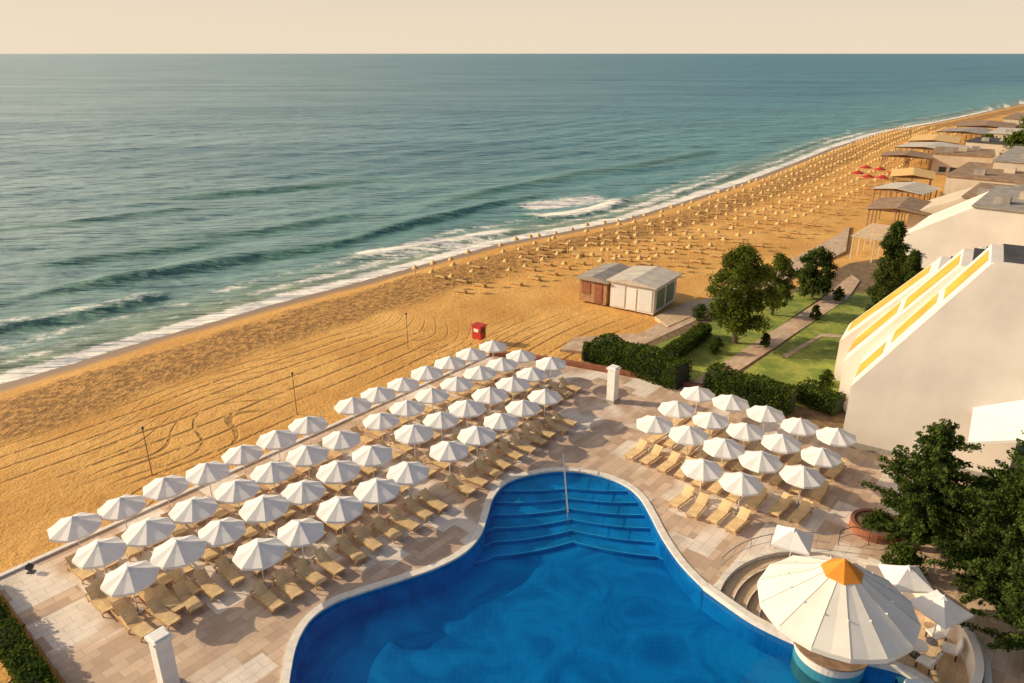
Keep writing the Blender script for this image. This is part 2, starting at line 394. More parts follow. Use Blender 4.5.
# pool
m,nt,out=newmat('pool_water'); k=NT(nt); tc=k.n('TexCoord').outputs['Object']
t=k.n('BsdfTransparent',{'Color':(.34,.82,.96,1)}); g=k.n('BsdfGlossy',{'Color':(1,1,1,1),'Roughness':.05})
bp=k.n('Bump',{'Height':k.math('ADD',k.noise(tc,1.1,2,.5,.4),k.math('MULTIPLY',k.noise(tc,5,1),.15)),'Strength':.5,'Distance':.04})
k.l(bp.outputs[0],g.inputs['Normal'])
fr=k.n('Fresnel',{'IOR':1.33}); k.l(bp.outputs[0],fr.inputs['Normal'])
mx=k.n('MixShader',{0:k.math('MULTIPLY',fr.outputs[0],.6),1:t.outputs[0],2:g.outputs[0]}); k.l(mx.outputs[0],out.inputs[0]); M['poolwater']=m
m,nt,out=newmat('pool_tiles'); k=NT(nt); tc=k.n('TexCoord').outputs['Object']
br=k.n('TexBrick',{'Vector':tc,'Scale':1.0,'Color1':(0,0,0,1),'Color2':(1,1,1,1),'Mortar':(1,1,1,1),'Mortar Size':.01,'Brick Width':.3,'Row Height':.3},offset=0)
col=k.mix(k.step(k.noise(tc,.3,4,.65,1.2),.32,.68),(.010,.22,.52),(.03,.42,.76))
col=k.mix(k.math('MULTIPLY',br.outputs[1],.12),col,(.3,.7,.95))
b=k.n('BsdfDiffuse',{'Color':col}); k.l(b.outputs[0],out.inputs[0]); M['pooltile']=m
M['steptile']=simple('step_tile',(.03,.40,.72),.5,.7,.2)
div=smooth_line([W(*p) for p in [(703,588),(725,604),(750,621),(775,634),(800,645),(830,655),(865,663),(900,672),(930,690),(950,720)]],4)
mb=MB()
hl=pool; nh=len(hl)
mb.add([(p.x,p.y,-0.05) for p in hl]+[(p.x,p.y,-1.3) for p in hl],[(i,(i+1),(i+1)+nh,i+nh) for i in range(nh-1)])
mb.prism([(-14,10),(26,10),(26,44),(-14,44)],-1.8,-1.3)
basin=mb.obj('pool_basin','pooltile',fix=False); basin['kind']='structure'
base_c=W(567,473)
for i in range(6):
    top=-.26-.17*i
    R=[]
    w0=1.3+ .80*i
    for s in np.linspace(-1,1,81):
        xx=s*6.6
        yy=-w0 - (.010+.011*i)*min(xx*xx,22.) - (.25+.06*i)*abs(math.sin(math.pi*xx/4.4))**.8
        R.append(Vector((base_c.x+xx, base_c.y+yy,0)))
    poly=[(p.x,p.y) for p in R]+[(base_c.x+7.2,base_c.y+6),(base_c.x-7.2,base_c.y+6)]
    mb=MB().prism(poly,-1.35,top); s=mb.obj('pool_steps','steptile'); s['kind']='structure'
    mb=MB(); band(mb,R,.0,.07,top+.004,top+.02); s=mb.obj('pool_step_edging','nosing'); s['kind']='structure'
    mb=MB(); band(mb,R,-.03,-.005,top-.16,top-.02); s=mb.obj('pool_step_riser','pooltile'); s['kind']='structure'
wp=pool+div[1:]+[Vector((8,14,0)),Vector((-4,14,0)),Vector((-8.6,17,0))]
mb=MB(); mb.add([(p.x,p.y,-.13) for p in wp],flat_tris(tessellate_polygon([wp]),wp)); o=mb.obj('pool_water','poolwater',fix=False); o['kind']='structure'
mb=MB(); band(mb,pool,0.0,.38,-.10,.05); o=mb.obj('pool_coping','coping'); o['kind']='structure'
bw=thing('bar_pool_wall',tuple(div[0]),0,'curved pale stone wall between pool and sunken bar','wall')
dl=[p-div[0] for p in div]
mb=MB(); band(mb,dl,0.0,.35,-.12,.16); mb.obj('coping','coping',bw)
mb=MB(); band(mb,dl,0.02,.33,-1.58,-.125); mb.obj('tiled_face','pooltile',bw)
# sunken bar terrace
pit=[ringpt(t,CR-.02) for t in np.arange(157,-66,-4)]
inner=[p for p in offset(div,.2) if (p-C).length<CR-.1]
pitpoly=[(p.x,p.y) for p in pit]+[(p.x,p.y) for p in inner[::-1]]
mb=MB(); mb.prism(pitpoly,-1.28,-.62); o=mb.obj('bar_terrace','terrace'); o['kind']='structure'
for r0,zt,te in((CR-.62,-.14,158),(CR-1.24,-.30,163),(CR-1.86,-.46,166)):
    ln=[ringpt(t,r0) for t in np.arange(60,te,4)]
    mb=MB(); band(mb,ln,.0,-.60,-.61,zt); o=mb.obj('terrace_step','terrace'); o['kind']='structure'
    mb=MB(); band(mb,ln,.03,-.03,zt+.004,zt+.02); o=mb.obj('terrace_step_edging','coping'); o['kind']='structure'
ln=[ringpt(t,CR) for t in np.arange(156,-66,-4)]
mb=MB(); band(mb,ln,0.02,.3,-.7,.09); o=mb.obj('terrace_kerb','coping'); o['kind']='structure'
ln=[ringpt(t,CR-.1) for t in np.arange(55,-62,-4)]
mb=MB(); band(mb,ln,0.02,-.3,-.61,.55); o=mb.obj('terrace_wall','plaster'); o['label']='curved pale wall around the sunken pool bar'; o['category']='wall'
# ---------------------------------------------------------------- parasols
def make_parasol(name,n,R,zr,za,sag,val,label,cat,grp,capR=.22):
    e=thing(name,(0,0,0),0,label,cat,grp)
    mb=MB(); rings=[(capR*.9,za-.05),(R*.5,(za*.5+zr*.5)-sag*.2),(R,zr)]
    seg=4; vs=[];N=n*seg
    for r,zz in rings:
        for i in range(N):
            t=i/N*2*math.pi; c=math.pi/n; tt=(t%(2*c))-c
            rr=r*math.cos(c)/math.cos(tt); fr=1-abs(tt)/c
            vs.append((rr*math.cos(t),rr*math.sin(t),zz-sag*fr*(r/R)))
    for i in range(N):
        x_,y_,z_=vs[2*N+i]; vs.append((x_*1.005,y_*1.005,z_-val))
    vs.append((0,0,za)); fs=[]
    for q in range(3):
        for i in range(N): fs.append((q*N+i,q*N+(i+1)%N,(q+1)*N+(i+1)%N,(q+1)*N+i))
    fs+=[(i,4*N,(i+1)%N) for i in range(N)]
    mb.add(vs,fs)
    mb.obj('canopy','canvas',e)
    mb=MB(); mb.tube((0,0,za-.08),(0,0,za+.05),capR*1.15,capR*.25,n); mb.obj('cap','canvas',e)
    mb=MB(); mb.tube((0,0,0.05),(0,0,za+.12),.03,.025,8)
    for i in range(n):
        t=i/n*2*math.pi; mb.tube((R*.45*math.cos(t),R*.45*math.sin(t),za*.52+zr*.48-.02),(0,0,zr-.25),.012,.012,4)
    mb.obj('pole','pole',e)
    mb=MB(); mb.tube((0,0,0),(0,0,.09),.28,.26,14); mb.tube((0,0,.09),(0,0,.3),.05,.045,8); mb.obj('base','concrete',e)
    return e
par=make_parasol('parasol',8,1.24,2.02,2.52,.04,.12,'open white octagonal parasol beside wooden loungers on pool deck','parasol','white parasols on the pool deck')
def make_lounger():
    e=thing('sun_lounger',(0,0,0),0,'beige slatted sun lounger with raised back under parasol','sun lounger','sun loungers on the pool deck')
    mb=MB()
    for yy in(-.31,.31): mb.box((0,yy,.30),(1.95,.05,.06))
    for xx in(-.95,.95): mb.box((xx,0,.30),(.05,.57,.06))
    mb.obj('frame','lounger_frame',e)
    mb=MB()
    for i in range(11): mb.box((-.22+i*.112,0,.335),(.095,.57,.025))
    mb.obj('seat','lounger',e)
    mb=MB(); th=math.radians(38)
    for i in range(6):
        q=.05+i*.115; mb.box((-.30-q*math.cos(th),0,.34+q*math.sin(th)),(.10,.57,.025),tilt=('Y',th))
    mb.box((-.30-.36*math.cos(th),.25,.33+.36*math.sin(th)),(.72,.04,.03),tilt=('Y',th)); mb.box((-.30-.36*math.cos(th),-.25,.33+.36*math.sin(th)),(.72,.04,.03),tilt=('Y',th))
    mb.obj('backrest','lounger',e)
    for xx in(-.8,.8):
        for yy in(-.28,.28):
            mb=MB(); mb.box((xx,yy,.135),(.05,.05,.27)); mb.obj('leg','lounger_frame',e)
    return e
lou=make_lounger()
LEFT=[(74,521),(121,500),(165,481),(207,467),(242,448),(277,434),(308,420),(353,401),(378,390),(403,379),(427,369),(450,359),(471,350),(493,341),
(99,545),(148,525),(193,503),(236,484),(272,466),(307,450),(341,434),(381,415),(407,402),(432,390),(457,379),(480,369),(502,360),(521,351),
(129,571),(178,546),(221,524),(264,503),(303,485),(338,466),(372,450),(414,429),(441,414),(467,404),(490,391),(513,380),(532,369),(551,359),
(259,547),(300,525),(340,503),(377,485),(408,467),(449,445),(477,430),(501,415),(523,402),(545,391)]
RIGHT=[(698,388),(731,398),(766,409),(800,420),(837,431),(677,404),(711,414),(746,425),(782,437),(822,450),(655,419),(689,430),(724,443),(761,456),(803,470),(703,463),(742,477)]
first=True; firstl=True
AR=math.atan2(P.y,P.x); AL=math.atan2(-A.y,-A.x)
for grp,dirv,sidev,az in ((LEFT,P,A,AR),(RIGHT,-A,P,AL)):
    for px,py in grp:
        B=W(px,py+2,2.2); B.z=0
        rz=random.uniform(0,.785)
        if first: par.location=B; par.rotation_euler[2]=rz; first=False
        else: copy_thing(par,B,rz,scale=random.uniform(.95,1.03))
        for sd in(-.52,.52):
            L=B+dirv*(1.25+random.uniform(-.15,.15))+sidev*(sd*1.05); z_=az+random.uniform(-.09,.09)
            if firstl: lou.location=L; lou.rotation_euler[2]=z_; firstl=False
            else: copy_thing(lou,L,z_)
for px,py in[(102,606),(128,622),(146,597),(170,606),(186,590)]:
    copy_thing(lou,W(px,py),AR+random.uniform(-.08,.08))
sq=make_parasol('square_parasol',4,1.38,2.1,2.75,.04,.12,'white square parasol beside the sunken pool bar','parasol','square parasols by the pool bar',.2)
for i,(px,py) in enumerate([(794,532),(908,570),(943,600)]):
    B=W(px,py,2.3); B.z=0
    if i==0: sq.location=B; sq.rotation_euler[2]=.3; sq.scale=(.9,)*3
    else: copy_thing(sq,B,.2+i*.5)
# ---------------------------------------------------------------- pool bar
BC=Vector((13.4,24.15,0))
bar=thing('pool_bar',(BC.x,BC.y,-.62),0,'round swim-up bar under a giant white parasol with orange cap','pool bar')
ring=[Vector((math.cos(t),math.sin(t),0))*1.45+Vector((.35,.35,0)) for t in np.linspace(0,2*math.pi,41)]
mb=MB(); band(mb,ring,0,.18,-.65,1.02); mb.obj('counter','plaster',bar)
mb=MB(); band(mb,ring,-.18,.35,1.02,1.09); mb.obj('counter_top','wood',bar)
MB().prism([(p.x,p.y) for p in ring[:-1]],-.65,.03).obj('bar_floor','wood',bar)
mb=MB(); mb.tube((0,0,-.65),(0,0,5.4),.11,.08,12)
for i in range(14):
    t=i/14*2*math.pi; mb.tube((0,0,3.3),(2.0*math.cos(t),2.0*math.sin(t),4.30),.03,.03,5)
mb.obj('mast','pole',bar)
n_=14; vs=[];fs=[]; R_=3.12; zr=3.5; za=5.35; seg=4; N=n_*seg
prof=[(.35,za),(1.2,za-.64),(2.2,za-1.26),(R_,zr)]
for r,zz in prof:
    for i in range(N):
        t=i/N*2*math.pi; c=math.pi/n_; tt=(t%(2*c))-c; fr=1-abs(tt)/c
        rr=r*math.cos(c)/math.cos(tt); vs.append((rr*math.cos(t),rr*math.sin(t),zz-.045*fr*r/R_))
for i in range(N):
    x_,y_,z_=vs[3*N+i]; vs.append((x_,y_,z_-.22))
for q in range(4):
    for i in range(N): fs.append((q*N+i,q*N+(i+1)%N,(q+1)*N+(i+1)%N,(q+1)*N+i))
mb=MB().add(vs,fs); mb.obj('canopy','canvas_cream',bar)
mb=MB()
for i in range(n_):
    t=i/n_*2*math.pi
    for (r0,z0),(r1,z1) in zip(prof[:-1],prof[1:]): mb.tube((r0*math.cos(t),r0*math.sin(t),z0+.004),(r1*math.cos(t),r1*math.sin(t),z1+.004),.012,.012,4)
mb.obj('canopy_rib','concrete',bar)
mb=MB(); mb.tube((0,0,za-.30),(0,0,za+.18),.84,.2,7); mb.tube((0,0,za+.18),(0,0,za+.34),.2,.03,7); mb.obj('cap','orange',bar)
st=thing('bar_stool',(0,0,0),0,'metal bar stool beside the pool bar counter','stool','stools round the pool bar')
mb=MB(); mb.tube((0,0,.02),(0,0,.72),.03,.03,8); mb.tube((0,0,0),(0,0,.03),.22,.2,12); mb.obj('stem','metal',st)
mb=MB(); mb.tube((0,0,.72),(0,0,.79),.19,.18,14); mb.obj('seat','wood',st)
for i,t in enumerate((10,35,60,85,110)):
    p=BC+Vector((math.cos(math.radians(t)),math.sin(math.radians(t)),0))*2.5; p.z=-.62
    if i==0: st.location=p
    else: copy_thing(st,p,0)
ch=thing('lounge_chair',(0,0,0),0,'white lounge chair on the sunken bar terrace','chair','chairs on the bar terrace')
mb=MB(); mb.box((0,0,.38),(.62,.62,.08)); mb.obj('seat','pillar',ch)
mb=MB(); mb.box((-.33,0,.68),(.07,.62,.6),tilt=('Y',-.2)); mb.obj('backrest','pillar',ch)
for xx in(-.27,.27):
    for yy in(-.27,.27):
        mb=MB(); mb.box((xx,yy,.17),(.06,.06,.34)); mb.obj('leg','dark',ch)
for i,(px,py,r) in enumerate([(925,668,2.2),(948,655,2.6),(935,640,3.4),(905,690,1.5)]):
    p=W(px,py,-.62)
    if i==0: ch.location=p; ch.rotation_euler[2]=r
    else: copy_thing(ch,p,r)
tb=thing('side_table',W(915,655,-.62),0,'round white side table between terrace chairs','table')
mb=MB(); mb.tube((0,0,.55),(0,0,.6),.42,.42,20); mb.obj('table_top','pillar',tb)
mb=MB(); mb.tube((0,0,0),(0,0,.55),.05,.05,8); mb.tube((0,0,0),(0,0,.03),.25,.25,14); mb.obj('stem','dark',tb)
def railing(line,name,label,h=1.0,mat='metal'):
    e=thing(name,tuple(line[0]),0,label,'railing'); o=line[0]
    for hh_,r_ in ((h,.025),(h*.5,.014)):
        MB().polytube([p-o+Vector((0,0,hh_)) for p in line],r_).obj('rail',mat,e)
    for p in line[::2]:
        mb=MB(); mb.tube(p-o,p-o+Vector((0,0,h)),.022,.022,6); mb.obj('post',mat,e)
railing([ringpt(t,CR+.45) for t in range(140,70,-6)],'terrace_railing','thin steel railing around the sunken terrace',.95)
railing([W(838,545),W(850,541),W(868,545),W(885,552)],'planter_railing','dark railing beside the round planter',.9,'dark')
e=thing('pool_handrail',tuple(W(563,468)),0,'slim steel handrail descending the curved pool steps','handrail')
a=Vector((0,0,0)); b_=W(568,520)-W(563,468); b_.z=-.5
mb=MB(); mb.tube(a+Vector((0,0,1.0)),b_+Vector((0,0,1.0)),.03,.03,8); mb.obj('rail','metal',e)
mb=MB(); mb.tube(a+Vector((0,0,.5)),b_+Vector((0,0,.5)),.018,.018,6); mb.obj('rail','metal',e)
for q in(0,.33,.66,1):
    p=a.lerp(b_,q); mb=MB(); mb.tube(Vector((p.x,p.y,-.5-.7*q if q>.1 else 0)),p+Vector((0,0,1)),.025,.025,6); mb.obj('post','metal',e)
pl=thing('white_pillar',(0,0,0),0,'square white masonry pillar with flat cap on deck','pillar','white pillars on the pool deck')
mb=MB(); mb.box((0,0,1.3),(.62,.62,2.6)); mb.obj('shaft','pillar',pl)
mb=MB(); mb.box((0,0,2.66),(.78,.78,.12)); mb.box((0,0,2.76),(.6,.6,.08)); mb.obj('cap','pillar',pl)
mb=MB(); mb.box((0,0,.09),(.8,.8,.18)); mb.obj('plinth','concrete',pl)
p=W(158,634,2.8); pl.location=(p.x,p.y,0); pl.rotation_euler[2]=ANG
copy_thing(pl,W(612,401),ANG)
# ---------------------------------------------------------------- foliage
def leaves(cents,rads,count,size,flat=1.0):
    c=np.array(cents); r=np.array(rads); w=r**2; w=w/w.sum()
    idx=np.random.choice(len(c),count,p=w)
    d_=np.random.normal(size=(count,3)); d_/=np.linalg.norm(d_,axis=1)[:,None]
    rr=r[idx]*(np.random.rand(count)**.45)*np.random.uniform(.7,1.3,count)
    p=c[idx]+d_*rr[:,None]*np.array([1,1,flat])
    a=np.random.normal(size=(count,3)); a/=np.linalg.norm(a,axis=1)[:,None]
    b=np.cross(a,np.random.normal(size=(count,3))); b/=np.linalg.norm(b,axis=1)[:,None]
    s=size*np.random.uniform(.6,1.3,count)[:,None]
    return np.stack([p-a*s,p+b*s*.5,p+a*s,p-b*s*.5],1).reshape(-1,3)
def leafobj(name,v,mat,parent=None,loc=(0,0,0)):
    n=len(v)//4; f=np.arange(n*4).reshape(-1,4)
    me=bpy.data.meshes.new(name); me.vertices.add(n*4); me.vertices.foreach_set('co',v.ravel().astype(np.float32))
    me.loops.add(n*4); me.loops.foreach_set('vertex_index',f.ravel().astype(np.int32)); me.polygons.add(n)
    me.polygons.foreach_set('loop_start',np.arange(0,n*4,4,dtype=np.int32)); me.polygons.foreach_set('loop_total',np.full(n,4,dtype=np.int32))
    me.update(calc_edges=True); me.materials.append(M[mat])
    o=bpy.data.objects.new(name,me); COL.objects.link(o); o.location=loc
    if parent: o.parent=parent
    return o
def tree(loc,h,cw,kind,label,cat='tree',mat='leaf_tree',n=9000,size=.2,name='tree',z0f=.28,seed=0):
    random.seed(seed); np.random.seed(seed)
    e=thing(name,loc,0,label,cat)
    mb=MB(); tr=.03*h
    pts=[Vector((0,0,0))]
    for i in range(1,6): pts.append(Vector((random.uniform(-.03,.03)*h,random.uniform(-.03,.03)*h,h*.8*i/5)))
    for i in range(5): mb.tube(pts[i],pts[i+1],tr*(1-i*.17),tr*(1-(i+1)*.17),8,cap=False)
    cents=[];rads=[]
    if kind=='pine':     # feathery conifer: branches with foliage strung along each, loose outline
        nb=17
        for i in range(nb):
            q=z0f+(1-z0f)*(i+.3)/nb; t_=(q-z0f)/(1-z0f)
            rad=cw*.5*max(.10,math.sin(math.pi*(.26+.72*t_)))**.85*random.uniform(.7,1.15)
            nbr=7 if i<11 else 5
            for s_ in range(nbr):
                t=s_/nbr*6.283+i*1.1+random.uniform(-.3,.3); L=rad*random.uniform(.6,1.2)
                b0=Vector((0,0,h*q*.93)); tip=Vector((L*math.cos(t),L*math.sin(t),h*q*.95+random.uniform(-.15,.55)))
                mb.tube(b0,tip,tr*.22,tr*.05,4,cap=False)
                m_=max(3,int(L/.30))
                for j in range(m_):
                    u=(j+1)/m_; c=b0.lerp(tip,u); cents.append((c.x,c.y,c.z+.05)); rads.append((.34-.15*u)*random.uniform(.75,1.35))
        cents.append((0,0,h*.97)); rads.append(.3)
    else:
        nb=26
        for i in range(nb):
            q=z0f+(1-z0f)*(i+.5)/nb
            if kind=='round': rad=cw*.5*math.sin(math.pi*min(1,(q-z0f)/(1-z0f)*.86+.14))**.6
            else: rad=cw*.5*(math.sin(math.pi*(.12+.88*(q-z0f)/(1-z0f)))**.55)*.85+.05
            for s_ in range(4):
                t=random.uniform(0,6.28); ro=rad*random.uniform(.3,.95)
                c=Vector((ro*math.cos(t),ro*math.sin(t),h*q*.96+random.uniform(-.2,.2)))
                cents.append(tuple(c)); rads.append(random.uniform(.06,.15)*cw*(1.4 if kind=='column' else 1))
                if s_==0:
                    zz=min(h*.75,max(h*.12,c.z-ro*.6)); b0=pts[0].lerp(pts[-1],zz/(h*.8)); mb.tube(b0,c,tr*.28,tr*.08,5,cap=False)
    mb.obj('trunk','bark',e)
    leafobj('crown',leaves(cents,rads,n,size,.75 if kind=='pine' else .9),mat,e)
    return e
tree(W(735,342),8.6,6.2,'round','broad leafy green tree on the lawn beside the path',n=25000,size=.12,seed=3,z0f=.2)
tree(W(772,314),6.0,3.6,'round','small leafy tree on the lawn edge',n=10000,size=.12,seed=4,z0f=.18)
tree(W(812,297),5.4,4.4,'round','low spreading dark green tree near the pergola',n=11000,size=.13,seed=5,z0f=.12,mat='leaf_dark')
tree(W(877,334),10.6,2.9,'column','tall narrow dark cypress tree beside the building',n=20000,size=.12,seed=6,z0f=.04,mat='leaf_dark',name='cypress_tree',cat='cypress')
tree(W(903,312),6.2,2.4,'column','narrow dark cypress tree near the white wall',n=9000,size=.13,seed=8,z0f=.06,mat='leaf_dark',name='cypress_tree',cat='cypress')
tree(W(915,548),7.5,5.0,'pine','feathery pine tree beside the pool bar terrace',n=34000,size=.095,seed=9,z0f=.08,mat='leaf_dark',name='pine_tree')
tree(W(992,602),7.4,6.0,'pine','dense feathery pine tree behind the pool bar',n=42000,size=.095,seed=10,z0f=.06,mat='leaf_dark',name='pine_tree')
tree(W(1045,662),6.4,6.2,'pine','feathery pine tree with low branches by the terrace wall',n=36000,size=.095,seed=11,z0f=.05,mat='leaf_dark',name='pine_tree')
tree(W(1020,552),7.6,5.8,'pine','tall feathery pine tree near the hotel wall',n=32000,size=.10,seed=12,z0f=.08,mat='leaf_dark',name='pine_tree')
tree(W(968,560),4.6,4.2,'round','lower leafy tree filling between the pines',n=14000,size=.09,seed=14,z0f=.05,mat='leaf_dark')
tree(W(900,575),1.7,2.0,'round','rounded green shrub beside the terrace',n=3500,size=.08,seed=13,z0f=.05,name='shrub',cat='shrub',mat='leaf_hedge')
for i,(px,py,h_,w_) in enumerate([(765,345,1.0,1.0),(815,318,1.2,1.1),(905,300,2,2),(716,352,1.2,1.3),(858,350,1.2,1.4),(826,384,1.0,1.2),(700,318,1.3,1.7),(850,395,1.6,1.7),(838,300,1.3,1.3)]):
    tree(W(px,py),h_,w_,'round','small rounded shrub on the lawn',n=1700,size=.08,seed=50+i,z0f=.05,name='shrub',cat='shrub',mat='leaf_hedge')
for i,(px,py,hh_,ww) in enumerate([(1012,163,7,9),(1040,172,8,10),(1040,140,8,12),(985,152,4,7),(1085,118,10,24)]):
    tree(W(px,py),hh_,ww,'round','distant round green tree behind the beach restaurants',n=4500,size=.35,seed=20+i,z0f=.05)
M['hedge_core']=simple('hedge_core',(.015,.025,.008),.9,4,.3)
def hedge(pts,w,h,label,mat='leaf_hedge',dens=520,name='hedge',z=0):
    random.seed(len(label)); np.random.seed(len(label)*3)
    V=[]
    e=thing(name,(pts[0].x,pts[0].y,z),0,label,'hedge'); o=pts[0]
    core=MB()
    for p,q in zip(pts[:-1],pts[1:]):
        p=p-o;q=q-o; L=(q-p).length; n=int(L*dens*(h+w)/2); d_=(q-p).normalized(); s_=Vector((-d_.y,d_.x,0))
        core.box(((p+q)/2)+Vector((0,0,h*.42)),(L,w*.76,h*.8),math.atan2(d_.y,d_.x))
        u=np.random.rand(n)*L; face=np.random.rand(n); pr=h/(2*h+w)
        a=np.where(face<pr,-w/2,np.where(face<2*pr,w/2,(np.random.rand(n)-.5)*w)); zz=np.where(face<2*pr,np.random.rand(n)*h,h)
        bump=.16*vnoise(u*1.7,zz*2+a,4)
        a=a*(1+bump)+np.random.normal(0,.06,n); zz=zz*(1+bump)+np.random.normal(0,.06,n)
        c=np.stack([p.x+d_.x*u+s_.x*a,p.y+d_.y*u+s_.y*a,zz],-1)
        A_=np.random.normal(size=(n,3));A_/=np.linalg.norm(A_,axis=1)[:,None]
        B_=np.cross(A_,np.random.normal(size=(n,3)));B_/=np.linalg.norm(B_,axis=1)[:,None]
        s=.09*np.random.uniform(.6,1.4,n)[:,None]
        V.append(np.stack([c-A_*s,c+B_*s*.6,c+A_*s,c-B_*s*.6],1).reshape(-1,3))
    core.obj('branch_core','hedge_core',e)
    leafobj('foliage',np.concatenate(V),mat,e)
hedge([W(598,358),W(640,372),W(682,387)],2.2,1.9,'clipped dark green hedge behind the pool deck')
hedge([W(708,388),W(750,402),W(792,412)],1.7,1.8,'clipped green hedge between lawn and parasols')
hedge([W(590,352),W(588,362)],.9,.9,'low clipped hedge at the deck corner')
hedge([W(800,398),W(838,414)],1.3,1.4,'low green hedge beside the building')
hedge([W(705,334),W(668,362)],1.2,1.0,'low green hedge along the lawn')
hedge([Vector((-26.2,28.5,0)),Vector((-18.9,22.1,0)),Vector((-11,15.4,0))],.9,.9,'trimmed green hedge along the end of the deck')
# ---------------------------------------------------------------- lawns, paths
m,nt,out=newmat('lawn_grass'); k=NT(nt); tc=k.n('TexCoord').outputs['Object']
col=k.mix(k.step(k.noise(tc,.5,5,.75),.38,.62),(.17,.23,.03),(.40,.42,.075)); col=k.mix(k.math('MULTIPLY',k.step(k.noise(tc,4,3,.7),.42,.65),.45),col,(.09,.14,.02))
b=k.n('BsdfPrincipled',{'Base Color':col,'Roughness':.9}); bp=k.n('Bump',{'Height':k.noise(tc,8,3),'Strength':.9,'Distance':.12}); k.l(bp.outputs[0],b.inputs['Normal']); k.l(b.outputs[0],out.inputs[0]); M['grass']=m
def slab(name,px,z,mat):
    pts=[W(*p) if not isinstance(p,Vector) else p for p in px]
    o=MB().prism([(p.x,p.y) for p in pts],-1.0,z).obj(name,mat); o['kind']='structure'; return o
slab('garden_soil',[(583,358),(600,345),(640,345),(690,322),(720,306),(800,285),(850,262),(930,250),(1000,262),(905,445),(850,432),(690,386),(660,384)],-.14,'soil')
slab('lawn',[(612,352),(648,347),(700,326),(735,310),(800,290),(832,289),(706,376),(690,380)],-.09,'grass')
slab('lawn',[(722,386),(856,292),(925,290),(905,330),(846,410),(800,405)],-.085,'grass')
slab('garden_path',[(688,384),(702,391),(716,385),(848,298),(860,280),(852,274),(840,283),(822,299)],-.05,'path')
slab('garden_path',[(782,355),(787,357),(822,336),(858,338),(863,336),(822,333)],-.046,'path')
slab('beach_path',[(560,348),(600,352),(640,345),(690,322),(722,305),(706,297),(668,318),(640,332),(575,336)],-.11,'path')
slab('promenade',[(690,322),(722,306),(790,276),(846,250),(850,225),(838,234),(780,264),(706,299)],-.12,'path')
slab('hut_terrace',[(655,316),(690,300),(712,300),(700,312),(668,326)],-.06,'terrace')
# ---------------------------------------------------------------- kiosk hut on beach
hp0=W(579,298); hp1=W(653,313); hd=(hp1-hp0); Lh=hd.length; ha=math.atan2(hd.y,hd.x)
def kiosk(loc,rz,L,D,h,wallmat,front,label,roofm,sidemat):
    e=thing('beach_kiosk',loc,rz,label,'kiosk')
    mb=MB(); mb.box((L/2,D/2,h/2),(L,D,h)); mb.obj('wall',wallmat,e)
    MB().profile([(-.35,h),(L+.35,h),(L+.35,h+.12),(L/2,h+.5),(-.35,h+.12)],-.35,D+.35).obj('roof',roofm,e)
    for (x0,w,z0,hh,mt,nm) in front:
        fr=MB(); fr.box((x0+w/2,-.03,z0+hh/2),(w,.06,hh)); fr.obj(nm,mt,e)
    for y0 in(D*.12,D*.55):
        fr=MB(); fr.box((L+.03,y0+D*.16,1.3),(.06,D*.32,1.9)); fr.obj('shutter',sidemat,e)
    return e
kiosk(tuple(hp0-Vector((0,0,.2))),ha,Lh*.38,5.6,2.4,'ochre',[(.3,1.0,.9,1.2,'terracotta','window'),(1.8,.9,.1,2.1,'terracotta','door')],'small ochre brown beach kiosk with pale roof on sand','roofgrey','ochre')
p1=hp0+hd*.43
kiosk(tuple(p1-Vector((0,0,.2))),ha,Lh*.57,5.6,2.75,'plaster',[(.35,1.3,.2,2.3,'canvas','shutter'),(1.9,1.0,.1,2.2,'pillar','door'),(3.2,1.4,.2,2.3,'canvas','shutter')],'cream beach kiosk with closed shutters on the sand','roofpale','greenpaint')
e=thing('lifeguard_booth',tuple(W(479,338)),ha,'small red lifeguard booth on sand beside the deck','booth')
mb=MB(); mb.box((0,0,.6),(.95,.8,1.2)); mb.obj('wall','redpaint',e)
mb=MB(); mb.box((0,0,1.26),(1.1,.95,.10)); mb.obj('roof','redpaint',e)
mb=MB(); mb.box((0,-.42,.85),(.5,.04,.3)); mb.obj('window','pillar',e)
mb=MB(); mb.box((.49,0,.8),(.04,.5,.4)); mb.obj('window','glass',e)
lp=thing('lamp_post',(0,0,0),0,'slim dark lamp post standing in the sand','lamp post','lamp posts along the beach')
mb=MB(); mb.tube((0,0,-.5),(0,0,3.1),.035,.028,8); mb.obj('post','wood',lp)
mb=MB(); mb.tube((0,0,3.1),(0,0,3.25),.04,.10,10); mb.tube((0,0,3.25),(0,0,3.32),.12,.04,10); mb.obj('lantern','dark',lp)
for i,(px,py) in enumerate([(152,474),(297,414),(408,348)]):
    p=W(px,py,-.4)
    if i==0: lp.location=p
    else: copy_thing(lp,p,0)
e=thing('floor_light',tuple(W(31,572)),0,'small dark floodlight on the corner of the deck','light')
mb=MB(); mb.box((0,0,.3),(.3,.25,.22),tilt=('Y',.4)); mb.obj('lamp_head','dark',e)
mb=MB(); mb.tube((0,0,0),(0,0,.22),.03,.03,6); mb.box((0,0,.02),(.3,.3,.04)); mb.obj('stand','dark',e)
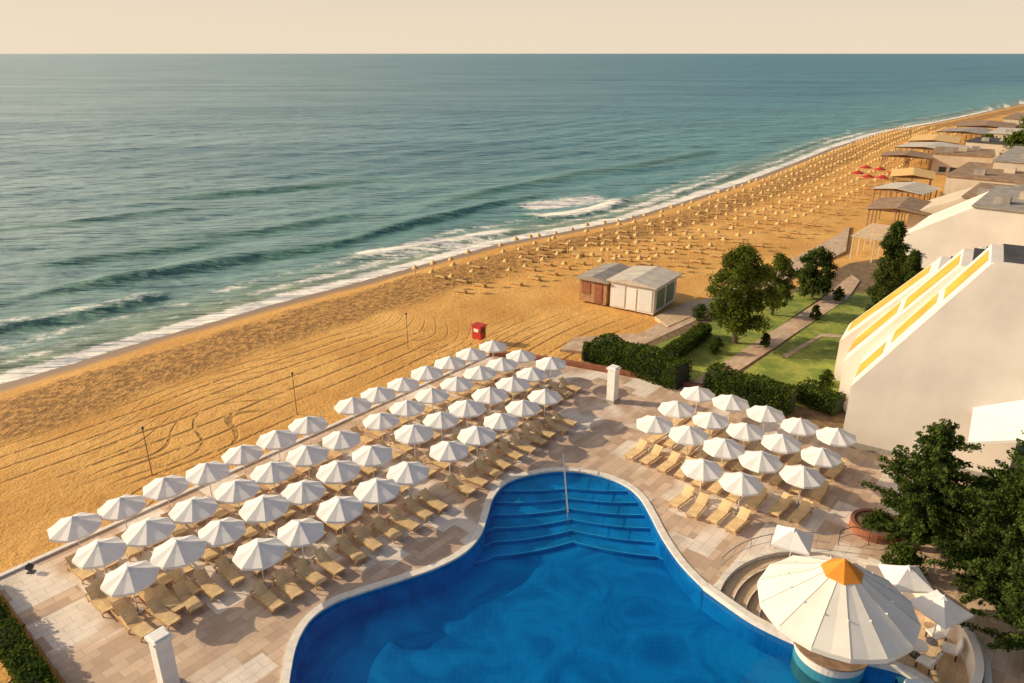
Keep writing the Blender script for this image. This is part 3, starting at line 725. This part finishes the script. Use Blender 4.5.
# ---------------------------------------------------------------- beach parasols (straw)
ln=[(shore[i]) for i in range(2,len(shore)-3)]
cum=[0]
for a,b_ in zip(ln[:-1],ln[1:]): cum.append(cum[-1]+(b_-a).length)
def Q(s,dd):
    for i in range(len(ln)-1):
        if cum[i+1]>=s: break
    a,b_=ln[i],ln[i+1]; t=(b_-a).normalized(); q=a+t*(s-cum[i])
    return q+Vector((t.y,-t.x,0))*dd
def gz(p):
    d_=float(sdist([(p.x,p.y)])[0]); return SEA+1.15*(1-math.exp(-max(d_,0)/9))
def straw():
    b_=MB(); b_.tube((0,0,-.2),(0,0,2.2),.05,.04,6)
    nn=10; vs=[(0,0,2.3)]+[(.40*math.cos(i/nn*6.283)*(1+.1*(i%2)),.40*math.sin(i/nn*6.283)*(1+.1*(i%2)),1.85-.06*(i%2)) for i in range(nn)]
    b_.add(vs,[(0,1+i,1+(i+1)%nn) for i in range(nn)],1); return b_
def bed():
    sb=MB(); sb.box((0,0,.22),(1.7,.5,.05)); sb.box((-.66,0,.34),(.5,.5,.05),tilt=('Y',.5))
    for xx in(-.75,.75):
        for yy in(-.2,.2): sb.box((xx,yy,.09),(.05,.05,.25))
    return sb
bpo=straw().obj('straw_parasol',['thatch','thatch']); bpo['label']='slim straw beach parasol on a pole in sand'; bpo['category']='beach parasol'; bpo['group']='straw parasols on the beach'
sbo=bed().obj('beach_sunbed','thatch'); sbo['label']='wooden sunbed standing on the beach sand'; sbo['category']='sunbed'; sbo['group']='wooden sunbeds on the beach'
random.seed(5); s=cum[5]+4; cnt=0; cb=0; col_i=0; rest=MB(); restb=MB()
def merge(dst,src,loc,rz):
    R=Matrix.Rotation(rz,3,'Z'); dst.add([R@Vector(v)+loc for v in src.v],src.f,0); dst.mi[-len(src.f):]=src.mi
while s<cum[14]:
    for r in range(7):
        if r>col_i*.6+2: continue
        if random.random()<.05: continue
        q=Q(s+random.uniform(-.15,.15),7.0+r*3.1+random.uniform(-.12,.12)); q.z=gz(q)
        rz=random.uniform(0,6)
        if cnt==0: bpo.location=q
        elif cnt<298:
            c=bpo.copy(); COL.objects.link(c); c.location=q; c.rotation_euler[2]=rz; c.scale=(random.uniform(.85,1.08),)*3
        else: merge(rest,straw(),q,rz)
        cnt+=1
        if random.random()<.7:
            q2=q+P*random.uniform(.7,1.0)+A*random.uniform(.4,.6); rz=AR+math.pi+random.uniform(-.12,.12)
            if cb==0: sbo.location=q2; sbo.rotation_euler[2]=rz
            elif cb<298:
                c=sbo.copy(); COL.objects.link(c); c.location=q2; c.rotation_euler[2]=rz
            else: merge(restb,bed(),q2,rz)
            cb+=1
    s+=3.0 if s<cum[9] else 3.4; col_i+=1
if rest.v:
    o=rest.obj('far_straw_parasols',['thatch','thatch'],fix=False); o['kind']='stuff'; o['label']='distant rows of straw beach parasols on sand'; o['category']='beach parasols'
if restb.v:
    o=restb.obj('far_beach_sunbeds','thatch',fix=False); o['kind']='stuff'; o['label']='distant rows of wooden beach sunbeds on sand'; o['category']='sunbeds'
# ---------------------------------------------------------------- main building
O=Vector((22.3,42.0,-.1))+Vector((.85,-.53,0))*.35; brz=math.atan2(-.53,.85)
bld=thing('hotel_building',tuple(O),brz,'pale pavilion building with stepped sloping roof and golden yellow stripes','building')
def slope_strip(par,base,top,u0,u1,j0,j1,mat,lift=.05,nm='roof_panel',th=.03):
    b0=Vector((base[0],0,base[1])); d_=Vector((top[0]-base[0],0,top[1]-base[1])); L=d_.length; d_.normalize()
    nr=Vector((-d_.z,0,d_.x)); c=b0+d_*L*(u0+u1)/2+nr*lift+Vector((0,(j0+j1)/2,0))
    mb=MB(); mb.box(c,(L*(u1-u0),j1-j0,th),tilt=('Y',-math.atan2(d_.z,d_.x))); return mb.obj(nm,mat,par)
bays=[(0,0,5.4,0.0),(5.4,-1.2,5.4,-1.6),(10.8,-2.3,4.6,-3.4)]
for bi,(j0,sh_,dj,dt) in enumerate(bays):
    lo=(-1.1+sh_,4.3-.5*bi); hi=(4.7+sh_+.1*dt,13.2+dt)
    MB().profile([(-1.1+sh_,0),(16,0),(16,hi[1]),hi,lo],j0+(0.004 if bi else 0),j0+dj).obj('wall','plaster',bld)
    MB().box(((hi[0]+.5+16)/2,j0+dj/2,hi[1]+.06),(15.3-hi[0],dj-.1,.10)).obj('roof','roofdark',bld)
    for (u0,u1,a_,b_) in [[(.0,.22,.30,.75),(.28,.62,.45,.92),(.68,.98,.30,.78)],[(.0,.45,.35,.9),(.52,.98,.2,.75)],[(.05,.9,.35,.9)]][bi]:
        slope_strip(bld,lo,hi,u0,u1,j0+a_*dj,j0+b_*dj,'yellow',.02)
MB().box((10.4,.15,13.26),(11.2,.28,.16)).obj('parapet','plaster',bld)
MB().box((12.5,7.5,12.4),(4,3,1.6)).obj('stair_house','roofdark',bld)
# projecting gabled entrance awning (solid, with soffit)
mb=MB(); av=[(5.6,-.02,4.4),(13,-.02,4.4),(5.6,-3.0,3.5),(13,-3.0,3.5),(9.3,-.02,6.2),(9.3,-3.2,4.9)]
top_=[(x_,y_,z_+.18) for x_,y_,z_ in av]
mb.add(av+top_,[(6,8,11,10),(10,11,9,7),(0,4,5,2),(4,1,3,5),(2,5,11,8),(5,3,9,11),(0,2,8,6),(1,7,9,3),(0,6,10,4),(4,10,7,1)]); mb.obj('awning','canvas',bld)
MB().box((9.2,-.04,1.6),(2.2,.08,3.0)).obj('window','glass',bld)
MB().box((7.4,-.04,.25),(17.0,.09,.5)).obj('base_course','concrete',bld)
# back wing
bl2=thing('hotel_wing',tuple(O+Vector((.53,.85,0))*18.0+Vector((.85,-.53,0))*1.6),brz,'lower pale hotel wing with yellow striped sloping roof','building')
for bi in range(2):
    lo=(-1.4-bi*.9,3.4); hi=(4.0-bi*.9,9.6-bi*1.4)
    MB().profile([(lo[0],0),(15,0),(15,hi[1]),hi,lo],bi*5,bi*5+4.95).obj('wall','plaster',bl2)
    MB().box(((hi[0]+15.4)/2,bi*5+2.5,hi[1]+.06),(14.6-hi[0],4.7,.10)).obj('roof','roofdark' if bi else 'roofbrown',bl2)
    slope_strip(bl2,lo,hi,.04,.94,bi*5+2.0,bi*5+4.0,'yellow',.02)
MB().box((9,4,9.9),(2.2,2.6,1.6)).obj('chimney','plaster2',bl2)
# ---- generic pavilions further along
def pavilion(px,py,L,D,h,label,wall='plaster2',roof='roofbrown',rz=None,slope=True,base=0,nw=4,lo=.55):
    e=thing('pavilion_building',(W(px,py).x,W(px,py).y,-.3),ANG-math.pi/2 if rz is None else rz,label,'building')
    if slope: MB().profile([(0,0),(L,0),(L,h),(L*.45,h),(0,h*lo)],0,D).obj('wall',wall,e)
    else: MB().box((L/2,D/2,h/2),(L,D,h)).obj('wall',wall,e)
    x0=L*.45 if slope else 0
    MB().box(((x0+L)/2,D/2,h+.12),(L-x0+.5,D+.5,.22)).obj('roof',roof,e)
    for i in range(3): MB().box((x0+(L-x0)*(.25+.22*i),D*(.2+.27*i),h+.6),(1.6,1.3,.8)).obj('roof_vent','plaster2' if i%2 else 'roofgrey',e)
    for i in range(nw):
        MB().box((L*.2+i*L*.75/nw,-.03,h*.24),(L*.5/nw,.08,h*.26)).obj('window','glass',e)
    for i in range(nw+1):
        MB().box((-.03,D*(i+.5)/(nw+1),h*.2),(.08,D*.6/(nw+1),h*.24)).obj('window','glass',e)
    return e
pavilion(893,262,16,17,8.0,'large pale pavilion with broad sloping side and flat roof','plaster','roofgrey',lo=.42,nw=0)
pavilion(905,232,14,14,6.0,'cream pavilion with sloping side behind the promenade','plaster2','roofbrown',lo=.5)
pavilion(940,208,16,20,5.5,'long brown roofed pavilion near the beach','plaster2','roofbrown',slope=False)
pavilion(985,200,16,26,7.0,'pale pavilion with grey flat roof','plaster2','roofgrey',slope=False)
pavilion(1010,182,20,22,6,'dark roofed building among trees','plaster2','roofdark',slope=False)
pavilion(930,172,11,13,4.2,'low brown roofed beach restaurant','plaster2','roofbrown',slope=False,rz=ANG-math.pi/2+.15)
pavilion(962,160,14,12,4.6,'low dark roofed beach restaurant behind the terrace','plaster2','roofdark',slope=False,rz=ANG-math.pi/2-.1)
pavilion(985,150,16,18,4.6,'low pale roofed beach restaurant by the trees','plaster2','roofpale',slope=False)
pavilion(1000,134,22,30,5,'distant brown roofed building along the beach','plaster2','roofbrown',slope=False)
def pergola(px,py,L,D,h,label,mat='pole',cloth=None,dr=0):
    e=thing('pergola',(W(px,py).x,W(px,py).y,-.2),ANG-math.pi/2+dr,label,'pergola')
    for i in range(3):
        for j in range(4):
            MB().box((L*i/2,D*j/3,h/2),(.14,.14,h)).obj('post',mat,e)
    mb=MB()
    for i in range(3): mb.box((L*i/2,D/2,h+.08),(.14,D+.6,.16))
    nb=int(D/.9)
    for j in range(nb+1): mb.box((L/2,D*j/nb,h+.22),(L+.7,.1,.12))
    mb.obj('beam',mat,e)
    if cloth: MB().profile([(-.6,h+.3),(L/2,h+.9),(L+.6,h+.3),(L/2,h+.8)],-.5,D+.5).obj('canopy',cloth,e)
pergola(850,258,5,9,2.8,'white timber pergola beside the promenade','plaster2')
pergola(866,230,7,10,3.0,'promenade shelter with flat brown canopy','wood','roofbrown',.08)
pergola(872,206,7,8,2.8,'beach bar shelter with pale canopy','wood','roofpale',-.12)
pergola(890,196,6,9,3.4,'beach bar shelter with straw canopy','wood','thatch',.2)
pergola(880,170,9,8,3.0,'beach restaurant shelter with brown canopy','wood','roofbrown',.1)
pergola(893,163,12,12,3.6,'beach restaurant shelter with beige canopy','wood','roofpale',-.08)
pergola(908,154,10,16,3.2,'restaurant terrace shelter with straw canopy','wood','thatch',.12)
pergola(935,146,12,14,3.8,'restaurant terrace shelter with grey canopy','wood','roofgrey',-.1)
pergola(955,138,14,20,3.4,'restaurant terrace shelter with brown canopy','wood','roofbrown',.1)
rp=MB(); rp.tube((0,0,0),(0,0,2.3),.04,.04,6); rp.add([(0,0,2.7)]+[(1.3*math.cos(i/8*6.283),1.3*math.sin(i/8*6.283),2.1) for i in range(8)],[(0,1+i,1+(i+1)%8) for i in range(8)],1)
ro=rp.obj('red_parasol',['pole','redpaint']); ro['label']='red parasol beside the beach restaurant'; ro['category']='parasol'; ro['group']='red parasols at the restaurant'
for i,(px,py) in enumerate([(856,184),(866,188),(880,189),(893,184),(864,178),(878,180)]):
    p=W(px,py,-.3)
    if i==0: ro.location=p
    else:
        c=ro.copy(); COL.objects.link(c); c.location=p
e=thing('round_planter',tuple(W(875,530)),0,'round terracotta planter with green plants beside terrace','planter')
ring=[Vector((math.cos(t),math.sin(t),0))*1.3 for t in np.linspace(0,2*math.pi,33)]
mb=MB(); band(mb,ring,0,.2,0,.5); mb.obj('rim','terracotta',e)
MB().prism([(p.x*.99,p.y*.99) for p in ring[:-1]],.1,.42).obj('earth','soil',e)
np.random.seed(2); leafobj('plant',leaves([(0,0,.7),(.5,.3,.6),(-.5,-.2,.6),(.2,-.5,.6)],[.5,.4,.45,.4],1500,.1),'leaf_hedge',e)
# ---------------------------------------------------------------- light, sky
el=math.radians(23); S=Vector((-.98,.20,0)).normalized()*math.cos(el); S.z=math.sin(el)
sun=bpy.data.lights.new('sun','SUN'); sun.energy=5.0; sun.angle=math.radians(.5); sun.color=(1,.81,.53)
so=bpy.data.objects.new('sun',sun); COL.objects.link(so); so.rotation_euler=S.to_track_quat('Z','Y').to_euler(); so.location=(-60,30,60)
w=bpy.data.worlds.new('World'); scn.world=w; w.use_nodes=True; nt=w.node_tree; nt.nodes.clear(); k=NT(nt)
sk=nt.nodes.new('ShaderNodeTexSky'); sk.sky_type='NISHITA'; sk.sun_disc=False; sk.sun_elevation=el; sk.sun_rotation=-math.atan2(.98,.20)
sk.air_density=1.0; sk.dust_density=2.0; sk.ozone_density=1.0
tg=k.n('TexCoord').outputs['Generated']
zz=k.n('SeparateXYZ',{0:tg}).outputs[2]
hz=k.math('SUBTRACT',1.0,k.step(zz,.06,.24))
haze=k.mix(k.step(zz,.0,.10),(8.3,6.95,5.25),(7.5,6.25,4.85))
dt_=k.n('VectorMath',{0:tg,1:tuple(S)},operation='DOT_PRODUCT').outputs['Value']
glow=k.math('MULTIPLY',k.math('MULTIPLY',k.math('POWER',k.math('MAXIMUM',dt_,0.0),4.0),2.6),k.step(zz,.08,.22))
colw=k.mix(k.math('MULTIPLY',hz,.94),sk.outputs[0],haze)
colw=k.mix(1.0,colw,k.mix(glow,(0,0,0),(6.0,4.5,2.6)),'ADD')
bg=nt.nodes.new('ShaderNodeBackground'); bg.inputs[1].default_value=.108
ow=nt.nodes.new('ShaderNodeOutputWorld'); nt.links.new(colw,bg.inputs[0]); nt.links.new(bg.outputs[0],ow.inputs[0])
# ---------------------------------------------------------------- camera
cd=bpy.data.cameras.new('camera'); cam=bpy.data.objects.new('camera',cd); COL.objects.link(cam)
cd.sensor_width=36; cd.lens=F/1024*36; cd.clip_end=60000; cd.clip_start=.5
cam.location=(0,0,H); cam.rotation_euler=(math.pi/2-TH,0,0); scn.camera=cam
scn.view_settings.view_transform='Standard'; scn.view_settings.look='None'; scn.view_settings.exposure=0
